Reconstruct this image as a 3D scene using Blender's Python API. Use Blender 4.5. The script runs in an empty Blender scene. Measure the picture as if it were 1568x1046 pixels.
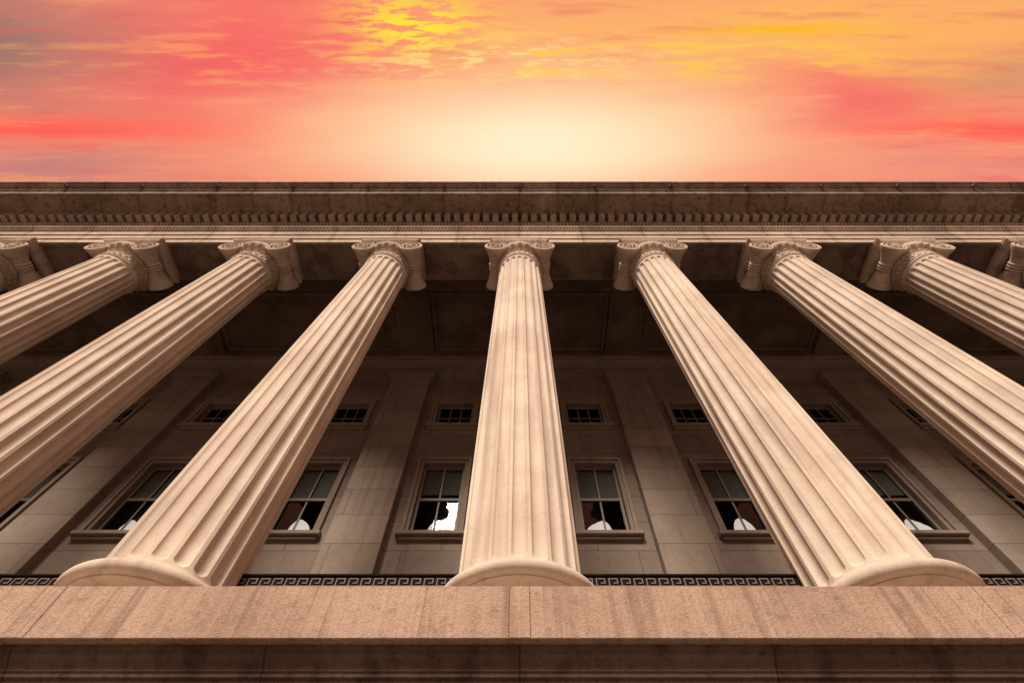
import bpy, bmesh, math, random
from mathutils import Vector, Matrix
random.seed(11)
sc = bpy.context.scene
rad = math.radians

# ---------------------------------------------------------------- helpers
def srgb(r, g, b):
    def f(c):
        c /= 255.0
        return c/12.92 if c <= 0.04045 else ((c+0.055)/1.055)**2.4
    return (f(r), f(g), f(b), 1.0)

def new_obj(name, me, parent=None, mat=None, loc=(0, 0, 0)):
    ob = bpy.data.objects.new(name, me)
    sc.collection.objects.link(ob)
    ob.location = loc
    if parent: ob.parent = parent
    if mat and me and not me.materials: me.materials.append(mat)
    return ob

def empty(name, loc=(0, 0, 0), parent=None):
    e = bpy.data.objects.new(name, None)
    sc.collection.objects.link(e); e.location = loc
    if parent: e.parent = parent
    return e

class MB:
    def __init__(s): s.v = []; s.f = []
    def box(s, x0, x1, y0, y1, z0, z1):
        n = len(s.v)
        s.v += [(x0,y0,z0),(x1,y0,z0),(x1,y1,z0),(x0,y1,z0),(x0,y0,z1),(x1,y0,z1),(x1,y1,z1),(x0,y1,z1)]
        s.f += [(n,n+3,n+2,n+1),(n+4,n+5,n+6,n+7),(n,n+1,n+5,n+4),(n+1,n+2,n+6,n+5),(n+2,n+3,n+7,n+6),(n+3,n,n+4,n+7)]
    def cbox(s, x0, x1, y0, y1, z0, z1, c=0.012):
        n = len(s.v)
        s.v += [(x0,y0+c,z0),(x1,y0+c,z0),(x1,y1,z0),(x0,y1,z0),(x0,y0+c,z1),(x1,y0+c,z1),(x1,y1,z1),(x0,y1,z1),
                (x0+c,y0,z0+c),(x1-c,y0,z0+c),(x1-c,y0,z1-c),(x0+c,y0,z1-c)]
        s.f += [(n,n+3,n+2,n+1),(n+4,n+5,n+6,n+7),(n+1,n+2,n+6,n+5),(n+2,n+3,n+7,n+6),(n+3,n,n+4,n+7),
                (n+8,n+9,n+10,n+11),(n,n+1,n+9,n+8),(n+1,n+5,n+10,n+9),(n+5,n+4,n+11,n+10),(n+4,n,n+8,n+11)]
    def extr_x(s, prof, x0, x1, caps=True):
        n = len(s.v); k = len(prof)
        s.v += [(x0,y,z) for y,z in prof] + [(x1,y,z) for y,z in prof]
        for i in range(k):
            j = (i+1) % k
            s.f.append((n+i, n+j, n+k+j, n+k+i))
        if caps:
            s.f.append(tuple(n+i for i in range(k))[::-1]); s.f.append(tuple(n+k+i for i in range(k)))
    def lathe(s, prof, seg=48, axis='z', c=(0,0,0)):
        n = len(s.v); k = len(prof)
        for r,h in prof:
            for i in range(seg):
                a = 2*math.pi*i/seg
                if axis == 'z': s.v.append((c[0]+r*math.cos(a), c[1]+r*math.sin(a), c[2]+h))
                else: s.v.append((c[0]+r*math.cos(a), c[1]+h, c[2]+r*math.sin(a)))
        for j in range(k-1):
            for i in range(seg):
                i2 = (i+1) % seg
                s.f.append((n+j*seg+i, n+j*seg+i2, n+(j+1)*seg+i2, n+(j+1)*seg+i))
    def ball(s, c, rx, ry, rz, u=8, w=6):
        n = len(s.v)
        for j in range(1, w):
            t = math.pi*j/w
            for i in range(u):
                a = 2*math.pi*i/u
                s.v.append((c[0]+rx*math.sin(t)*math.cos(a), c[1]+ry*math.sin(t)*math.sin(a), c[2]+rz*math.cos(t)))
        top = len(s.v); s.v.append((c[0],c[1],c[2]+rz)); s.v.append((c[0],c[1],c[2]-rz))
        for j in range(w-2):
            for i in range(u):
                i2=(i+1)%u
                s.f.append((n+j*u+i, n+(j+1)*u+i, n+(j+1)*u+i2, n+j*u+i2))
        for i in range(u):
            i2=(i+1)%u
            s.f.append((top, n+i, n+i2)); s.f.append((top+1, n+(w-2)*u+i2, n+(w-2)*u+i))
    def tube(s, pts, rads, seg=8):
        n = len(s.v); k = len(pts)
        for i,p in enumerate(pts):
            p = Vector(p)
            d = (Vector(pts[min(i+1,k-1)])-Vector(pts[max(i-1,0)])).normalized()
            up = Vector((0,1,0)); a = d.cross(up).normalized(); b = a.cross(d).normalized()
            for j in range(seg):
                t = 2*math.pi*j/seg
                q = p + rads[i]*(a*math.cos(t)+b*math.sin(t))
                s.v.append(tuple(q))
        for i in range(k-1):
            for j in range(seg):
                j2=(j+1)%seg
                s.f.append((n+i*seg+j, n+i*seg+j2, n+(i+1)*seg+j2, n+(i+1)*seg+j))
    def rings(s, rects, cap=True):
        n = len(s.v)
        for x0,x1,y0,y1,z in rects:
            s.v += [(x0,y0,z),(x1,y0,z),(x1,y1,z),(x0,y1,z)]
        for j in range(len(rects)-1):
            for i in range(4):
                i2=(i+1)%4
                s.f.append((n+4*j+i, n+4*j+4+i, n+4*j+4+i2, n+4*j+i2))
        if cap:
            m = n+4*(len(rects)-1); s.f.append((m,m+3,m+2,m+1))
    def mesh(s, name, smooth=None, fix=True):
        me = bpy.data.meshes.new(name)
        me.from_pydata(s.v, [], s.f); me.update()
        if fix:
            bm = bmesh.new(); bm.from_mesh(me)
            bmesh.ops.recalc_face_normals(bm, faces=bm.faces); bm.to_mesh(me); bm.free()
        if smooth is not None:
            me.polygons.foreach_set('use_smooth', [True]*len(me.polygons))
            me.set_sharp_from_angle(angle=rad(smooth))
        return me

# ---------------------------------------------------------------- materials
class NT:
    def __init__(s, tree): s.t = tree; s.n = tree.nodes; s.l = tree.links
    def add(s, ty, **kw):
        nd = s.n.new(ty)
        for k,v in kw.items(): setattr(nd, k, v)
        return nd
    def inp(s, sock, v):
        if isinstance(v, bpy.types.NodeSocket): s.l.new(v, sock)
        else: sock.default_value = v
    def math(s, op, a, b=0.0, c=None, clamp=False):
        nd = s.n.new('ShaderNodeMath'); nd.operation = op; nd.use_clamp = clamp
        s.inp(nd.inputs[0], a); s.inp(nd.inputs[1], b)
        if c is not None: s.inp(nd.inputs[2], c)
        return nd.outputs[0]
    def mix(s, f, a, b, blend='MIX'):
        nd = s.n.new('ShaderNodeMix'); nd.data_type = 'RGBA'; nd.blend_type = blend
        s.inp(nd.inputs[0], f); s.inp(nd.inputs[6], a); s.inp(nd.inputs[7], b)
        return nd.outputs[2]
    def noise(s, vec, scale, detail=5, rough=0.55, dist=0.0):
        nd = s.n.new('ShaderNodeTexNoise')
        s.l.new(vec, nd.inputs['Vector']); nd.inputs['Scale'].default_value = scale
        nd.inputs['Detail'].default_value = detail; nd.inputs['Roughness'].default_value = rough
        nd.inputs['Distortion'].default_value = dist
        return nd.outputs['Fac']
    def map(s, vec, scale):
        nd = s.n.new('ShaderNodeVectorMath'); nd.operation = 'MULTIPLY'
        s.l.new(vec, nd.inputs[0]); nd.inputs[1].default_value = scale
        return nd.outputs[0]
    def ramp(s, f, a, b):
        nd = s.n.new('ShaderNodeMapRange'); nd.interpolation_type='SMOOTHSTEP'
        s.inp(nd.inputs[0], f); nd.inputs[1].default_value = a; nd.inputs[2].default_value = b
        return nd.outputs[0]

def stone(name, light, dark, stain_col, stain=0.5, stain_lo=0.5, stain_hi=0.7, bump=0.25, rough=0.85,
          blocks=None, xjoint=None, streak=(2.2, 2.2, 0.16), speck=0.3, tooling=False, grain=0.45, objvar=0.0):
    m = bpy.data.materials.new(name); m.use_nodes = True
    t = NT(m.node_tree); b = t.n['Principled BSDF']
    pos = t.add('ShaderNodeNewGeometry').outputs['Position']
    n1 = t.noise(pos, 0.9, 3, 0.62)
    col = t.mix(t.ramp(n1, 0.32, 0.68), dark, light)
    n2 = t.noise(t.map(pos, streak), 1.6, 4, 0.6)
    col = t.mix(t.math('MULTIPLY', t.ramp(n2, stain_lo, stain_hi), stain), col, stain_col)
    n4 = t.noise(pos, 9, 5, 0.75)
    col = t.mix(t.math('MULTIPLY', t.ramp(n4, 0.50, 0.72), speck), col, stain_col)
    n3 = t.noise(pos, 55, 1, 0.7)
    col = t.mix(grain, col, t.mix(n3, (0.2,0.2,0.2,1), (0.8,0.8,0.8,1)), 'OVERLAY')
    h = t.math('ADD', t.math('MULTIPLY', n3, 0.45), t.math('MULTIPLY', n4, 0.9))
    if objvar:
        rnd = t.add('ShaderNodeObjectInfo').outputs['Random']
        k = t.math('ADD', t.math('MULTIPLY', rnd, objvar), 0.5-objvar/2)
        g = t.add('ShaderNodeCombineColor')
        for i in range(3): t.l.new(k, g.inputs[i])
        col = t.mix(0.6, col, g.outputs[0], 'OVERLAY')
    if tooling:
        nt_ = t.noise(t.map(pos, (26,1,0.5)), 1.0, 2, 0.5)
        h = t.math('ADD', h, t.math('MULTIPLY', nt_, 0.8))
        col = t.mix(0.35, col, t.mix(nt_, (0.2,0.2,0.2,1), (0.8,0.8,0.8,1)), 'OVERLAY')
        # rain streaks running down the face
        n5 = t.noise(t.map(pos, (9,9,0.35)), 1.0, 3, 0.6)
        col = t.mix(t.math('MULTIPLY', t.ramp(n5, 0.54, 0.70), 0.55), col, stain_col)
    if blocks:
        sx = t.add('ShaderNodeSeparateXYZ'); t.l.new(pos, sx.inputs[0])
        cx = t.add('ShaderNodeCombineXYZ'); t.l.new(sx.outputs[0], cx.inputs[0]); t.l.new(sx.outputs[2], cx.inputs[1])
        br = t.add('ShaderNodeTexBrick'); t.l.new(cx.outputs[0], br.inputs['Vector'])
        br.inputs['Scale'].default_value = 1.0
        br.inputs['Brick Width'].default_value = blocks[0]; br.inputs['Row Height'].default_value = blocks[1]
        br.inputs['Mortar Size'].default_value = 0.011; br.inputs['Mortar Smooth'].default_value = 0.3
        br.inputs['Color1'].default_value = (0.38,0.38,0.38,1); br.inputs['Color2'].default_value = (0.60,0.60,0.60,1)
        br.inputs['Mortar'].default_value = (0.12,0.12,0.12,1)
        col = t.mix(0.55, col, br.outputs['Color'], 'OVERLAY')
        col = t.mix(t.math('MULTIPLY', br.outputs['Fac'], 0.7), col, stain_col)
        h = t.math('SUBTRACT', h, t.math('MULTIPLY', br.outputs['Fac'], 1.5))
    if xjoint:
        sx = t.add('ShaderNodeSeparateXYZ'); t.l.new(pos, sx.inputs[0])
        fr = t.math('FRACT', t.math('DIVIDE', t.math('ADD', sx.outputs[0], xjoint*50.5), xjoint))
        d = t.math('ABSOLUTE', t.math('SUBTRACT', fr, 0.5))
        j = t.math('LESS_THAN', d, 0.007/xjoint)
        wn = t.add('ShaderNodeTexWhiteNoise', noise_dimensions='1D')
        t.l.new(t.math('FLOOR', t.math('DIVIDE', t.math('ADD', sx.outputs[0], xjoint*50.0), xjoint)), wn.inputs['W'])
        k = t.math('ADD', t.math('MULTIPLY', wn.outputs['Value'], 0.26), 0.36)
        g = t.add('ShaderNodeCombineColor')
        for i in range(3): t.l.new(k, g.inputs[i])
        col = t.mix(0.6, col, g.outputs[0], 'OVERLAY')
        near = t.ramp(d, 0.10, 0.0)
        col = t.mix(t.math('MULTIPLY', near, 0.25), col, stain_col)
        col = t.mix(t.math('MULTIPLY', j, 0.7), col, (0.02,0.015,0.012,1))
        h = t.math('SUBTRACT', h, t.math('MULTIPLY', j, 1.5))
    t.l.new(col, b.inputs['Base Color'])
    b.inputs['Roughness'].default_value = rough
    b.inputs['Specular IOR Level'].default_value = 0.2
    bp = t.add('ShaderNodeBump'); bp.inputs['Strength'].default_value = bump; bp.inputs['Distance'].default_value = 0.02
    t.l.new(h, bp.inputs['Height']); t.l.new(bp.outputs[0], b.inputs['Normal'])
    return m

M_col  = stone('column_limestone', (0.64,0.545,0.445,1), (0.52,0.43,0.345,1), (0.27,0.195,0.145,1), 0.42, 0.48, 0.70, 0.2, speck=0.22, grain=0.25, objvar=0.12)
M_cap  = stone('capital_limestone', (0.56,0.46,0.37,1), (0.46,0.36,0.29,1), (0.14,0.095,0.07,1), 0.45, 0.52, 0.70, 0.35, speck=0.4, objvar=0.15)
M_arch = stone('architrave_stone', (0.52,0.42,0.335,1), (0.42,0.325,0.26,1), (0.14,0.095,0.07,1), 0.4, 0.52, 0.72, 0.4, xjoint=2.0, streak=(2.6,2.0,0.6), speck=0.45)
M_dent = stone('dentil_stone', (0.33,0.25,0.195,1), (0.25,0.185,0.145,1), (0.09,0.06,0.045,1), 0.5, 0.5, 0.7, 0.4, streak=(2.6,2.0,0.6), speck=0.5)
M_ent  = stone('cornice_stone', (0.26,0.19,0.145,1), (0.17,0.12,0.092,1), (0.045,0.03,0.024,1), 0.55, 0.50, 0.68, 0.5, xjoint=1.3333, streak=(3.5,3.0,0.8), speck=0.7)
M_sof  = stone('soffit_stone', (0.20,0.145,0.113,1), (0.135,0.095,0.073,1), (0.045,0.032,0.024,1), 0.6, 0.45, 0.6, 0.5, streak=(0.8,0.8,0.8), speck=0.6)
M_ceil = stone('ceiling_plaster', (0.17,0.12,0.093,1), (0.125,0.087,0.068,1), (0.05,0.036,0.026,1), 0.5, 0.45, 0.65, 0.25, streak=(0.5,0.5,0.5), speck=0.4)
M_bead = stone('coffer_bead_stone', (0.34,0.26,0.2,1), (0.25,0.19,0.145,1), (0.1,0.07,0.05,1), 0.4)
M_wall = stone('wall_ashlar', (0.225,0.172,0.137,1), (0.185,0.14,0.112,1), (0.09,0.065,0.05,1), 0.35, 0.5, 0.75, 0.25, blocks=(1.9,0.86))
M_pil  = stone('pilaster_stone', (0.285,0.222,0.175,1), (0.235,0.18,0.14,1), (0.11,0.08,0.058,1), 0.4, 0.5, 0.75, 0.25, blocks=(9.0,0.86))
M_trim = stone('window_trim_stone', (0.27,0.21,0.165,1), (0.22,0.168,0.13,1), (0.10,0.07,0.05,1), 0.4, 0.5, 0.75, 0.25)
M_pod  = stone('podium_stone', (0.42,0.30,0.222,1), (0.33,0.225,0.165,1), (0.18,0.108,0.072,1), 0.4, 0.52, 0.74, 0.7, streak=(4.5,4.5,0.5), speck=0.5, tooling=True)
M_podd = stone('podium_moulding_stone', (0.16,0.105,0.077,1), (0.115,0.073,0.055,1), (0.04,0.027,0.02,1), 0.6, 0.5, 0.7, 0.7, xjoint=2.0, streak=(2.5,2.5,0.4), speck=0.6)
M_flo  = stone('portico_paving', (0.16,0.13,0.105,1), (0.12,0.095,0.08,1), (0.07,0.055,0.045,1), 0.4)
M_pave = stone('plaza_paving', (0.24,0.21,0.175,1), (0.19,0.165,0.135,1), (0.12,0.10,0.08,1), 0.4, 0.5, 0.7, 0.3)

def simple(name, col, rough=0.5, metal=0.0, var=0.3, sc_=8, spec=0.5):
    m = bpy.data.materials.new(name); m.use_nodes = True
    t = NT(m.node_tree); b = t.n['Principled BSDF']
    pos = t.add('ShaderNodeNewGeometry').outputs['Position']
    n = t.noise(pos, sc_, 3, 0.6)
    dk = (col[0]*(1-var), col[1]*(1-var), col[2]*(1-var), 1)
    t.l.new(t.mix(n, dk, col), b.inputs['Base Color'])
    b.inputs['Roughness'].default_value = rough; b.inputs['Metallic'].default_value = metal
    b.inputs['Specular IOR Level'].default_value = spec
    return m
M_iron = simple('black_iron', (0.010,0.009,0.008,1), 0.85, 0.0, spec=0.1)
M_key  = simple('bronze_key_pattern', (0.24,0.175,0.13,1), 0.7, 0.0, spec=0.2)
M_sash = simple('window_sash_paint', (0.22,0.175,0.135,1), 0.5)
M_blind= simple('window_blind', (0.12,0.12,0.10,1), 0.8)
M_room = simple('dark_interior', (0.015,0.013,0.012,1), 0.9)
M_curt = simple('glowing_white_curtain', (0.42,0.40,0.38,1), 0.8, 0, 0.25, 4)
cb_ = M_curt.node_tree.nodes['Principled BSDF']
cb_.inputs['Emission Color'].default_value = (1.0,0.93,0.88,1); cb_.inputs['Emission Strength'].default_value = 0.45   # glow added to make the cloth read white; no lit room behind
M_glass = bpy.data.materials.new('window_glass'); M_glass.use_nodes = True
t = NT(M_glass.node_tree); t.n.remove(t.n['Principled BSDF'])
tr = t.add('ShaderNodeBsdfTransparent'); tr.inputs[0].default_value = (0.95,0.95,0.93,1)
gl = t.add('ShaderNodeBsdfGlossy'); gl.inputs['Roughness'].default_value = 0.02
lw = t.add('ShaderNodeFresnel'); lw.inputs[0].default_value = 1.45
gn = t.add('ShaderNodeNewGeometry').outputs['Position']
bp = t.add('ShaderNodeBump'); bp.inputs['Strength'].default_value = 0.05
t.l.new(t.noise(gn, 2.0, 1), bp.inputs['Height']); t.l.new(bp.outputs[0], gl.inputs['Normal'])
mx = t.add('ShaderNodeMixShader'); t.l.new(lw.outputs[0], mx.inputs[0]); t.l.new(tr.outputs[0], mx.inputs[1]); t.l.new(gl.outputs[0], mx.inputs[2])
t.l.new(mx.outputs[0], t.n['Material Output'].inputs[0])

# ---------------------------------------------------------------- dimensions
S = 4.0; YC = 5.056; NC = 8
XE = NC*S + 1.2
GZ = -1.6
bld = empty('neoclassical_building')

# ---------------------------------------------------------------- fluted shaft
def shaft_mesh():
    NF = 20; A = [-1.0,-0.94,-0.8,-0.6,-0.35,0,0.35,0.6,0.8,0.94,1.0]
    half = math.pi/NF; fr = 0.80
    z0, z1 = 3.205, 13.42
    w = 0.09; fs, fe = z0+0.10, z1-0.10
    zs = [z0, z0+0.02, z0+0.05, z0+0.085, fs]
    ks = [0.02,0.08,0.2,0.35,0.55,0.78,1.0]
    zs += [fs+w*k for k in ks]
    n = 26
    zs += [fs+w+(fe-fs-2*w)*(i/n) for i in range(1,n)]
    zs += [fe-w*k for k in ks[::-1]]
    zs += [fe, z1-0.06, z1-0.03, z1]
    v=[]; f=[]
    for z in zs:
        tt = (z-z0)/(z1-z0)
        R = 0.705-0.105*(tt**1.35)
        if z < fs: R += 0.05*(1-(z-z0)/0.10)**2
        if z > fe: R += 0.03*((z-fe)/0.10)**2
        s = 0
        if fs < z < fe:
            h = min(z-fs, fe-z)/w
            s = 1.0 if h >= 1 else math.sqrt(max(0,1-(1-h)**2))
        d = 0.060*R/0.7
        for k in range(NF):
            c = 2*math.pi*k/NF - math.pi/2
            for a in A:
                dep = 0
                if s > 0 and abs(a) < s: dep = d*s*math.sqrt(1-(a/s)**2)
                ang = c + a*fr*half
                v.append(((R-dep)*math.cos(ang), (R-dep)*math.sin(ang), z))
    m = NF*len(A)
    for j in range(len(zs)-1):
        for i in range(m):
            i2=(i+1)%m
            f.append((j*m+i, j*m+i2, (j+1)*m+i2, (j+1)*m+i))
    me = bpy.data.meshes.new('shaft'); me.from_pydata(v,[],f); me.update()
    me.polygons.foreach_set('use_smooth',[True]*len(me.polygons)); me.set_sharp_from_angle(angle=rad(38))
    return me

def arc(cy, cz, r, a0, a1, n=8, sy=1.0):
    return [(cy+r*sy*math.cos(rad(a0+(a1-a0)*i/n)), cz+r*math.sin(rad(a0+(a1-a0)*i/n))) for i in range(n+1)]

def base_mesh():
    b = MB()
    prof = [(0.60,3.215),(0.762,3.215),(0.768,3.175)]
    prof += arc(0.85,3.105,0.070,88,-88,12)
    prof += [(0.82,3.033),(0.82,3.018)]
    prof += [(0.68,3.0),(0.62,2.95),(0.62,2.86),(0.70,2.82),(0.80,2.81),(0.80,2.79)]
    prof += arc(0.81,2.705,0.085,88,-88,10)
    prof += [(0.80,2.6)]
    b.lathe(prof, 80)
    return b.mesh('base', 40)

def capital_mesh():
    b = MB()
    prof = [(0.60,13.40),(0.625,13.41)] + arc(0.615,13.445,0.035,-80,80,6) + [(0.598,13.49),(0.598,13.83)]
    prof += arc(0.60,13.865,0.035,-85,85,6) + [(0.62,13.91),(0.70,13.97),(0.76,14.06),(0.78,14.15),(0.76,14.22),(0.5,14.23)]
    b.lathe(prof, 72)
    for i in range(24):
        a = 2*math.pi*(i+.5)/24
        b.ball((0.60*math.cos(a),0.60*math.sin(a),13.66), 0.034, 0.034, 0.13, 6, 6)
        a2 = 2*math.pi*i/24
        b.ball((0.60*math.cos(a2),0.60*math.sin(a2),13.56), 0.045, 0.045, 0.04, 6, 5)
        b.ball((0.605*math.cos(a2),0.605*math.sin(a2),13.755), 0.03, 0.03, 0.05, 6, 5)
    for i in range(22):
        a = 2*math.pi*(i+.5)/22
        b.ball((0.735*math.cos(a),0.735*math.sin(a),14.05), 0.07, 0.07, 0.10, 8, 6)
    for i in range(56):
        a = 2*math.pi*i/56
        b.ball((0.632*math.cos(a),0.632*math.sin(a),13.87), 0.027, 0.027, 0.03, 6, 4)
    VX, VZ, VR, VY = 0.71, 14.095, 0.345, 0.66
    for sx in (-1,1):
        pr = [(0.0,-VY+0.05),(VR-0.06,-VY+0.05),(VR-0.05,-VY),(VR,-VY),(VR,-VY+0.06)]
        for i in range(1,12):
            tt = i/12; y = -VY+0.07+(2*VY-0.14)*tt
            pr.append((0.19+0.14*abs(2*tt-1)**1.7, y))
        pr += [(VR,VY-0.06),(VR,VY),(VR-0.05,VY),(VR-0.06,VY-0.05),(0.0,VY-0.05)]
        b.lathe(pr, 36, 'y', (sx*VX,0,VZ))
        for yy in (-0.09,0.0,0.09):
            b.lathe([(0.195,yy-0.035),(0.225,yy-0.02),(0.232,yy),(0.225,yy+0.02),(0.195,yy+0.035)],30,'y',(sx*VX,0,VZ))
        for sy in (-1,1):
            pts=[]; rr=[]
            N=70
            for i in range(N+1):
                tt=i/N; th=math.pi/2 - sx*2*math.pi*2.2*tt
                r=(VR-0.03)*(1-tt)**0.9+0.06*tt
                pts.append((sx*VX+r*math.cos(th), sy*(VY-0.015), VZ+r*math.sin(th)))
                rr.append(0.034*(1-0.4*tt))
            b.tube(pts, rr, 8)
            b.ball((sx*VX, sy*(VY-0.03), VZ), 0.07,0.06,0.07, 12, 8)
    for sy in (-1,1):
        y0,y1 = (-VY+0.07,-0.3) if sy<0 else (0.3,VY-0.07)
        b.box(-VX,VX,y0,y1,14.19,14.435)
        b.tube([(x/10*VX, sy*(VY-0.015), 14.41) for x in range(-10,11)],[0.034]*21,8)
        b.tube([(x/10*VX, sy*(VY-0.015), 14.16+0.03*abs(x/10)**2) for x in range(-10,11)],[0.034]*21,8)
    b.box(-VX+0.1,VX-0.1,-0.55,0.55,14.2,14.43)
    b.rings([(-0.72,0.72,-0.62,0.62,14.437),(-0.80,0.80,-0.66,0.66,14.46),(-0.86,0.86,-0.70,0.70,14.53),(-0.88,0.88,-0.72,0.72,14.56),
             (-0.88,0.88,-0.72,0.72,14.60),(-0.91,0.91,-0.745,0.745,14.61),(-0.91,0.91,-0.745,0.745,14.697),(-0.5,0.5,-0.5,0.5,14.697)])
    for i in range(-8,9):
        for sy in (-1,1):
            b.ball((i*0.1, sy*0.685, 14.50), 0.04,0.035,0.045,6,5)
    return b.mesh('capital', 35)

me_sh, me_ba, me_ca = shaft_mesh(), base_mesh(), capital_mesh()
for i in range(-NC, NC+1):
    c = empty('ionic_column_%d' % (i+NC+1), (i*S, YC, 0), bld)
    new_obj('shaft', me_sh, c, M_col); new_obj('base', me_ba, c, M_col); new_obj('capital', me_ca, c, M_cap)

# ---------------------------------------------------------------- entablature
def ogee(y0,z0,y1,z1,n=8):
    out=[]
    for i in range(n+1):
        t_=i/n
        out.append((y0+(y1-y0)*(t_-0.16*math.sin(2*math.pi*t_)), z0+(z1-z0)*t_))
    return out
b = MB()
prof  = [(5.71,14.70),(4.47,14.70),(4.47,14.98),(4.425,14.985),(4.425,15.27),(4.38,15.275),(4.38,15.53)]
prof += ogee(4.36,15.55,4.28,15.66) + [(4.24,15.66),(4.24,15.72),(4.45,15.74),(4.45,16.30),(5.71,16.30)]
b.extr_x(prof, -XE, XE)
new_obj('architrave', b.mesh('architrave', 30), bld, M_arch)
b = MB()
prof = [(5.71,16.303),(4.445,16.303),(4.445,16.42)]
prof += ogee(4.42,16.43,4.34,16.56) + [(4.33,16.58),(4.33,16.97)]
prof += [(4.08,16.975),(4.06,17.0)] + ogee(4.04,17.0,3.95,17.07,5) + [(3.92,17.075),(3.52,17.09),(3.52,17.05),(3.46,17.05),(3.46,17.34),(3.42,17.345),(3.42,17.38)]
prof += ogee(3.41,17.39,3.24,17.60,8) + [(3.19,17.605),(3.19,17.76),(3.6,17.86),(5.71,17.95)]
b.extr_x(prof, -XE, XE)
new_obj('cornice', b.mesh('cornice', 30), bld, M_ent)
b = MB()
pitch = S/12
n = int(XE/pitch)
for i in range(-n, n):
    x = (i+0.5)*pitch
    j = random.uniform(-0.006,0.006)
    b.cbox(x-0.10+j, x+0.10+j, 4.08+random.uniform(0,0.012), 4.335, 16.58+random.uniform(0,0.012), 16.965, 0.014)
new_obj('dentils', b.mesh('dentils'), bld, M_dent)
b = MB()
x = -XE+0.05
while x < XE:
    b.ball((x,4.325,15.60),0.036,0.035,0.05,6,5)
    x += 0.105
x = -XE+0.05
while x < XE:
    b.ball((x,4.385,16.50),0.04,0.04,0.055,6,5)
    x += 0.12
new_obj('egg_and_dart_bands', b.mesh('eggs', 60), bld, M_arch)
b = MB()
x = -24*1.3333
while x < XE:
    b.ball((x,3.30,17.50),0.075,0.08,0.085,8,6); b.ball((x,3.23,17.47),0.035,0.05,0.03,6,5)
    x += 1.3333*2
new_obj('lion_head_spouts', b.mesh('spouts', 50), bld, M_ent)
b = MB()
for i in range(-NC, NC):
    x0,x1 = i*S+0.98, (i+1)*S-0.98
    b.rings([(x0,x1,4.50,5.68,14.697),(x0,x1,4.50,5.68,14.66),(x0+0.06,x1-0.06,4.60,5.58,14.655),(x0+0.07,x1-0.07,4.61,5.57,14.69),
             (x0+0.14,x1-0.14,4.70,5.48,14.692)])
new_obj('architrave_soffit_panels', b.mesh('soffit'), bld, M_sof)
b = MB()
b.extr_x([(5.713,14.75),(5.78,14.75),(5.78,15.2),(5.84,15.2),(5.84,15.6),(5.95,15.7),(5.95,15.997),(5.713,15.997)], -XE, XE)
new_obj('inner_architrave', b.mesh('inner'), bld, M_ceil)

# ---------------------------------------------------------------- ceiling with coffers
b = MB()
for k in range(-4, 5):
    cx = k*8.0
    b.rings([(cx-4,cx+4,5.9,10.0,16.0),(cx-3.38,cx+3.38,6.68,9.33,16.0),(cx-3.36,cx+3.36,6.70,9.31,15.94),(cx-3.28,cx+3.28,6.78,9.23,15.94),
             (cx-3.26,cx+3.26,6.80,9.21,16.14),(cx-3.12,cx+3.12,6.94,9.07,16.15),(cx-3.10,cx+3.10,6.96,9.05,16.22),
             (cx-2.9,cx+2.9,7.16,8.85,16.22),(cx-2.88,cx+2.88,7.18,8.83,16.19)])
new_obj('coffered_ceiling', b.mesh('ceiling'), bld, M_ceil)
b = MB()
for k in range(-4,5):
    cx=k*8.0
    for yy in (6.87,9.14):
        for i in range(60):
            b.ball((cx-3.17+i*6.34/59,yy,16.13),0.035,0.035,0.03,6,4)
    for xx in (-3.19,3.19):
        for i in range(1,21):
            b.ball((cx+xx,6.87+i*2.27/21,16.13),0.035,0.035,0.03,6,4)
new_obj('coffer_beading', b.mesh('beading',60), bld, M_bead)

# ---------------------------------------------------------------- rear wall
YW = 9.95
wins = []
for k in range(-4, 5):
    for s_ in (-1,1):
        wins.append(k*8+s_*2.2)
wins = sorted(w for w in wins if abs(w) < XE-1.5)
HW = 0.60; Z1=(8.21,10.71); Z2=(12.45,13.68); Z0=(3.6,6.3)
b = MB()
zc = [2.6,Z0[0],Z0[1],Z1[0],Z1[1],Z2[0],Z2[1],16.3]
xc = [-XE]
for w in wins: xc += [w-HW, w+HW]
xc.append(XE)
for i in range(len(xc)-1):
    for j in range(len(zc)-1):
        op = (i%2==1) and (j%2==1)
        x0,x1,z0,z1 = xc[i],xc[i+1],zc[j],zc[j+1]
        n=len(b.v)
        if not op:
            b.v += [(x0,YW,z0),(x1,YW,z0),(x1,YW,z1),(x0,YW,z1)]; b.f.append((n,n+1,n+2,n+3))
        else:
            yb=YW+0.32
            b.v += [(x0,YW,z0),(x1,YW,z0),(x1,YW,z1),(x0,YW,z1),(x0,yb,z0),(x1,yb,z0),(x1,yb,z1),(x0,yb,z1)]
            b.f += [(n,n+4,n+5,n+1),(n+1,n+5,n+6,n+2),(n+2,n+6,n+7,n+3),(n+3,n+7,n+4,n)]
new_obj('rear_wall', b.mesh('rear_wall', fix=False), bld, M_wall)

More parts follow.
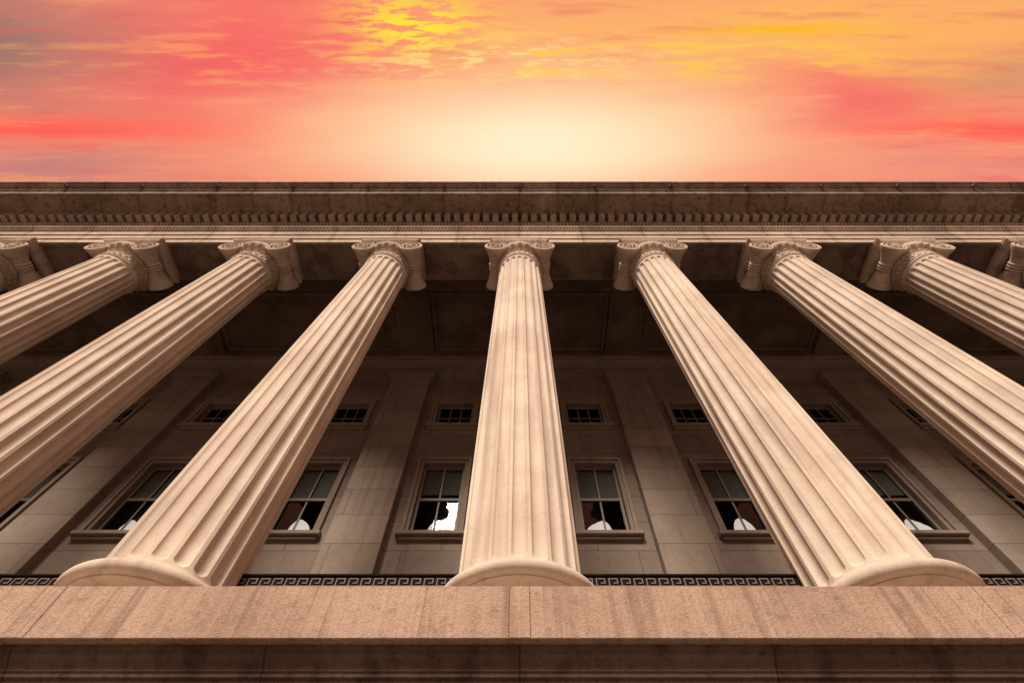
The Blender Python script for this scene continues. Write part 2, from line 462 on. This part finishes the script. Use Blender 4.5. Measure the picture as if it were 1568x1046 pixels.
bt, bs, bg, bb, bc = MB(), MB(), MB(), MB(), MB()
for w in wins:
    for (z0,z1,kind) in ((*Z0,0),(*Z1,1),(*Z2,2)):
        x0,x1 = w-HW, w+HW
        for (o0,o1,pr) in ((0.0,0.10,0.045),(0.10,0.19,0.10)):
            bt.box(x0-o1,x0-o0,YW-pr,YW+0.002,z0,z1+o0)
            bt.box(x1+o0,x1+o1,YW-pr,YW+0.002,z0,z1+o0)
            bt.box(x0-o1,x1+o1,YW-pr,YW+0.002,z1+o0,z1+o1)
        bt.cbox(x0-0.27,x1+0.27,YW-0.19,YW+0.002,z0-0.13,z0-0.003,0.02)
        bt.cbox(x0-0.20,x1+0.20,YW-0.10,YW+0.002,z0-0.21,z0-0.133,0.01)
        yf=YW+0.14
        def fr(xa,xb,za,zb,ya=yf,yb=yf+0.05): bs.box(xa,xb,ya,yb,za,zb)
        fr(x0,x0+0.07,z0,z1); fr(x1-0.07,x1,z0,z1); fr(x0+0.07,x1-0.07,z0,z0+0.09); fr(x0+0.07,x1-0.07,z1-0.08,z1)
        if kind < 2:
            zm=z0+(z1-z0)*0.5
            fr(x0+0.07,x1-0.07,zm-0.04,zm+0.04,yf-0.02,yf+0.04)
            fr(w-0.024,w+0.024,z0+0.09,zm-0.04,yf+0.01,yf+0.04); fr(w-0.024,w+0.024,zm+0.04,z1-0.08,yf+0.01,yf+0.04)
            bl = random.choice([0.02,0.0,0.25,0.05,0.5]) + zm
            bb.box(x0+0.02,x1-0.02,YW+0.22,YW+0.232,bl,z1)
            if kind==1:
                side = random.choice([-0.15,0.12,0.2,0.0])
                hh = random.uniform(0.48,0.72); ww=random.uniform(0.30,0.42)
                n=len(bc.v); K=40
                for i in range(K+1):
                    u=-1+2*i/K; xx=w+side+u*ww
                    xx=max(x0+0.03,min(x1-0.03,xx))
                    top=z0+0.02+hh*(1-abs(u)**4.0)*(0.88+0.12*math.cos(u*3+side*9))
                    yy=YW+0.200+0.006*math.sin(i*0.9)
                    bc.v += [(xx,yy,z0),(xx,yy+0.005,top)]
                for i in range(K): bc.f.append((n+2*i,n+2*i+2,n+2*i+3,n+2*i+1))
        else:
            zm=z0+(z1-z0)*0.5
            fr(x0+0.07,x1-0.07,zm-0.02,zm+0.02,yf+0.005,yf+0.04)
            for m in (-0.18,0.18):
                fr(w+m-0.018,w+m+0.018,z0+0.09,zm-0.02,yf+0.01,yf+0.035); fr(w+m-0.018,w+m+0.018,zm+0.02,z1-0.08,yf+0.01,yf+0.035)
        n=len(bg.v)
        bg.v += [(x0+0.01,yf+0.025,z0+0.01),(x1-0.01,yf+0.025,z0+0.01),(x1-0.01,yf+0.025,z1-0.01),(x0+0.01,yf+0.025,z1-0.01)]; bg.f.append((n,n+1,n+2,n+3))
new_obj('window_surrounds', bt.mesh('trim'), bld, M_trim)
new_obj('window_sashes', bs.mesh('sash'), bld, M_sash)
new_obj('window_glass', bg.mesh('glass', fix=False), bld, M_glass)
new_obj('window_blinds', bb.mesh('blinds'), bld, M_blind)
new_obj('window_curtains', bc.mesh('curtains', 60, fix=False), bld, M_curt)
b = MB(); b.box(-XE,XE,YW+1.8,YW+1.9,2.0,16.5)
for w in wins:
    b.box(w-1.5,w-1.45,YW+0.33,YW+1.79,2.0,16.5)
b.box(-XE,XE,YW+0.33,YW+1.79,7.0,7.1); b.box(-XE,XE,YW+0.33,YW+1.79,11.6,11.7)
new_obj('interior_rooms', b.mesh('rooms'), bld, M_room)

b = MB(); bm_ = MB()
pil = [k*8+4 for k in range(-5,5) if abs(k*8+4) < XE]
for x in pil:
    b.cbox(x-0.70,x+0.70,YW-0.26,YW+0.002,2.6,14.60,0.015)
    for (z0,z1,e) in ((14.603,14.68,0.03),(14.683,14.90,0.0),(14.903,14.98,0.05),(14.983,15.06,0.10),(15.063,15.20,0.15)):
        bm_.cbox(x-0.70-e,x+0.70+e,YW-0.265-e,YW+0.003,z0,z1,0.012)
new_obj('pilasters', b.mesh('pilasters'), bld, M_pil)
new_obj('pilaster_capitals', bm_.mesh('pilcaps'), bld, M_trim)
b = MB()
b.extr_x([(YW+0.004,15.203),(YW-0.28,15.203),(YW-0.28,15.42),(YW-0.32,15.425),(YW-0.32,15.62),(YW-0.36,15.66),(YW-0.36,15.72),(YW-0.44,15.80),(YW-0.54,15.84),(YW-0.54,15.93),(YW-0.60,15.997),(YW+0.004,15.997)],-XE,XE)
new_obj('portico_wall_cornice', b.mesh('wc'), bld, M_trim)

# ---------------------------------------------------------------- podium
b = MB()
for i in range(-NC,NC+1):
    b.cbox(i*S-0.085,i*S+0.085,3.847,4.3,2.197,2.638,0.005)
    if i < NC:
        b.cbox(i*S+0.0875,(i+1)*S-0.0875,3.85,4.3,2.195,2.64,0.006)
new_obj('stylobate_course', b.mesh('stylobate'), bld, M_pod)
b = MB()
prof  = [(4.295,2.19),(3.93,2.19),(3.93,2.15)] + ogee(3.95,2.145,4.03,2.05,6) + [(4.045,2.045),(4.045,2.015),(4.075,2.01),(4.075,1.96),(4.11,1.955),(4.11,-1.0),(4.0,-1.05),(4.0,GZ-0.1),(4.295,GZ-0.1)]
b.extr_x(prof,-XE,XE)
new_obj('podium_wall', b.mesh('podium',30), bld, M_podd)
b = MB(); b.box(-XE,XE,4.302,YW,2.3,2.6)
new_obj('portico_floor', b.mesh('floor'), bld, M_flo)
b = MB(); b.box(-XE,XE,5.72,26,17.3,17.9); b.box(-XE,-XE+0.3,YW+0.35,26,GZ,17.29); b.box(XE-0.3,XE,YW+0.35,26,GZ,17.29); b.box(-XE+0.3,XE-0.3,25.7,26,GZ,17.29)
new_obj('roof_and_outer_walls', b.mesh('roof'), bld, M_ceil)

# ---------------------------------------------------------------- railing with Greek key
rail = empty('greek_key_railing')
br_, bk = MB(), MB()
YR=5.25; ZT=3.745
for i in range(-NC,NC):
    x0,x1=i*S+0.60,(i+1)*S-0.60
    br_.box(x0,x1,YR,YR+0.03,ZT-0.21,ZT-0.02)
    br_.box(x0,x1,YR-0.02,YR+0.05,ZT-0.02,ZT)
    br_.box(x0,x1,YR-0.02,YR+0.05,ZT-0.235,ZT-0.213)
    br_.box(x0,x1,YR-0.02,YR+0.05,2.72,2.76)
    x=x0+0.08
    while x<x1:
        br_.box(x-0.01,x+0.01,YR+0.005,YR+0.025,2.76,ZT-0.235); x+=0.12
    p=0.15; w_=0.006; x=x0+0.01
    y0,y1=YR-0.008,YR-0.001
    za,zb=ZT-0.155,ZT-0.050
    h_=0.011
    while x+p<x1:
        bk.box(x,x+w_*2,y0,y1,za,zb)
        bk.box(x+w_*2,x+p*0.74,y0,y1,zb-h_,zb)
        bk.box(x+p*0.74-w_*2,x+p*0.74,y0,y1,za+0.038,zb-h_)
        bk.box(x+p*0.36,x+p*0.74-w_*2,y0,y1,za+0.038,za+0.038+h_)
        bk.box(x+w_*2,x+p,y0,y1,za,za+h_)
        x+=p
new_obj('railing_bars', br_.mesh('rail'), rail, M_iron)
new_obj('key_pattern', bk.mesh('key'), rail, M_key)

# ---------------------------------------------------------------- ground
b = MB(); b.v=[(-600,-600,GZ),(600,-600,GZ),(600,600,GZ),(-600,600,GZ)]; b.f=[(0,1,2,3)]
new_obj('ground', b.mesh('ground',fix=False), None, M_pave)

# ---------------------------------------------------------------- world: sunset cloud deck
w = bpy.data.worlds.new('World'); sc.world = w; w.use_nodes = True
try:
    w.cycles.sampling_method = 'MANUAL'; w.cycles.sample_map_resolution = 256
except Exception as e: print(e)
t = NT(w.node_tree); bg = t.n['Background']
g = t.add('ShaderNodeTexCoord').outputs['Generated']
sp = t.add('ShaderNodeSeparateXYZ'); t.l.new(g, sp.inputs[0])
Zm = t.math('MAXIMUM', sp.outputs[2], 0.12)
P = t.math('DIVIDE', sp.outputs[0], Zm); Q = t.math('DIVIDE', sp.outputs[1], Zm)
cb = t.add('ShaderNodeCombineXYZ'); t.l.new(P, cb.inputs[0]); t.l.new(Q, cb.inputs[1])
base = cb.outputs[0]
nA = t.noise(t.map(base,(2.0,9.0,1)), 1.5, 5, 0.6, 0.2)
nB = t.noise(t.map(base,(3.6,40.0,1)), 1.2, 7, 0.62, 0.15)
nC = t.noise(t.map(base,(1.6,4.0,1)), 1.3, 2, 0.5)
nD = t.noise(t.map(base,(9.0,52.0,1)), 1.6, 7, 0.68, 0.35)
Pw = t.math('ADD', P, t.math('MULTIPLY', t.math('SUBTRACT', nC, 0.5), 0.35))
Qw = t.math('ADD', Q, t.math('ADD', t.math('MULTIPLY', t.math('SUBTRACT', nA, 0.5), 0.12), t.math('MULTIPLY', t.math('SUBTRACT', nB, 0.5), 0.05)))
def blob(p0,q0,sp_,sq_,amt,pw=Pw,qw=Qw):
    a = t.math('DIVIDE', t.math('SUBTRACT', pw, p0), sp_); a = t.math('MULTIPLY', a, a)
    c = t.math('DIVIDE', t.math('SUBTRACT', qw, q0), sq_); c = t.math('MULTIPLY', c, c)
    return t.math('MULTIPLY', t.math('EXPONENT', t.math('MULTIPLY', t.math('ADD', a, c), -1.0)), amt)
far = t.ramp(t.math('ADD', t.math('ABSOLUTE',P), t.math('ABSOLUTE',Q)), 1.2, 2.6)
col = t.mix(far, srgb(250,146,112), srgb(132,116,106))
for (p0,q0,a_,b_,amt,c_) in [
    (0.55,-0.07,0.50,0.085,1.0,srgb(252,184,92)),
    (0.0,-0.06,0.30,0.07,0.9,srgb(252,178,108)),
    (-0.52,-0.01,0.36,0.14,1.0,srgb(247,90,94)),
    (-0.98,-0.07,0.24,0.12,1.0,srgb(158,116,104)),
    (-0.97,0.155,0.34,0.035,0.85,srgb(190,126,120)),
    (0.64,0.035,0.22,0.05,1.0,srgb(247,92,94)),
    (0.94,0.0,0.18,0.03,0.7,srgb(206,146,104)),
    (0.90,0.15,0.28,0.035,0.7,srgb(226,134,126)),
]:
    col = t.mix(blob(p0,q0,a_,b_,amt), col, c_)
Qs = t.math('ADD', Q, t.math('MULTIPLY', t.math('SUBTRACT', nB, 0.5), 0.05))
col = t.mix(blob(-0.95,0.083,0.60,0.020,1.0,P,Qs), col, srgb(255,94,80))
col = t.mix(blob(0.95,0.085,0.45,0.019,0.95,P,Qs), col, srgb(255,90,74))
# thin cloud filaments
notglow = t.math('SUBTRACT', 1.0, blob(0.03,0.13,0.40,0.12,1.0,P,Q), clamp=True)
col = t.mix(t.math('MULTIPLY', t.math('MULTIPLY', t.ramp(nB,0.52,0.68),0.42), notglow), col, srgb(255,160,108))
col = t.mix(t.math('MULTIPLY', t.math('MULTIPLY', t.ramp(nB,0.48,0.34),0.36), notglow), col, srgb(226,92,92))
# glow
col = t.mix(blob(0.03,0.09,0.46,0.10,0.9), col, srgb(255,205,140))
col = t.mix(blob(0.03,0.115,0.32,0.09,1.0,P,Q), col, srgb(255,240,202))
# yellow streaks
stre = t.math('MULTIPLY', t.ramp(nB,0.50,0.60), blob(0.14,-0.035,0.60,0.035,0.85,P,Q))
col = t.mix(stre, col, srgb(255,206,66))
st2 = t.math('MULTIPLY', t.ramp(nD,0.44,0.54), blob(-0.18,-0.085,0.11,0.045,1.0,P,Q))
col = t.mix(st2, col, srgb(255,230,40))
st2 = t.math('MULTIPLY', t.ramp(nD,0.50,0.60), blob(-0.04,-0.03,0.26,0.03,0.8,P,Q))
col = t.mix(st2, col, srgb(255,224,140))
st3 = blob(0.44,-0.077,0.17,0.006,0.95,P,Qs)
col = t.mix(st3, col, srgb(255,184,0))
sky = t.add('ShaderNodeTexSky', sky_type='NISHITA'); sky.sun_disc = False
SUN_EL, SUN_AZ = 43, 13     # azimuth: degrees to the left of straight behind the camera
sky.sun_elevation = rad(SUN_EL); sky.sun_rotation = rad(180+SUN_AZ)
t.l.new(col, bg.inputs['Color']); bg.inputs['Strength'].default_value = 1.0
bg2 = t.add('ShaderNodeBackground'); t.l.new(sky.outputs[0], bg2.inputs[0]); bg2.inputs[1].default_value = 0.004
ad = t.add('ShaderNodeAddShader'); t.l.new(bg.outputs[0], ad.inputs[0]); t.l.new(bg2.outputs[0], ad.inputs[1])
t.l.new(ad.outputs[0], t.n['World Output'].inputs[0])

# ---------------------------------------------------------------- sun
sd = bpy.data.lights.new('sun','SUN'); sd.energy = 5.0; sd.angle = rad(20); sd.color = (1.0,0.89,0.77)
so = bpy.data.objects.new('sun', sd); sc.collection.objects.link(so)
dirv = Vector((math.sin(rad(SUN_AZ))*math.cos(rad(SUN_EL)), math.cos(rad(SUN_AZ))*math.cos(rad(SUN_EL)), -math.sin(rad(SUN_EL))))
so.rotation_euler = dirv.to_track_quat('-Z','Y').to_euler(); so.location = (-5,-20,20)

# ---------------------------------------------------------------- camera
cd = bpy.data.cameras.new('camera'); cd.sensor_width = 36; cd.lens = 36*735/1568; cd.clip_end = 2000; cd.clip_start=0.05
cd.shift_x = -0.0075
co = bpy.data.objects.new('camera', cd); sc.collection.objects.link(co); sc.camera = co
co.location = (0,0,0); co.rotation_euler = (rad(90+61.4), 0, 0)
sc.view_settings.view_transform = 'Standard'; sc.view_settings.look = 'None'; sc.view_settings.exposure = 0
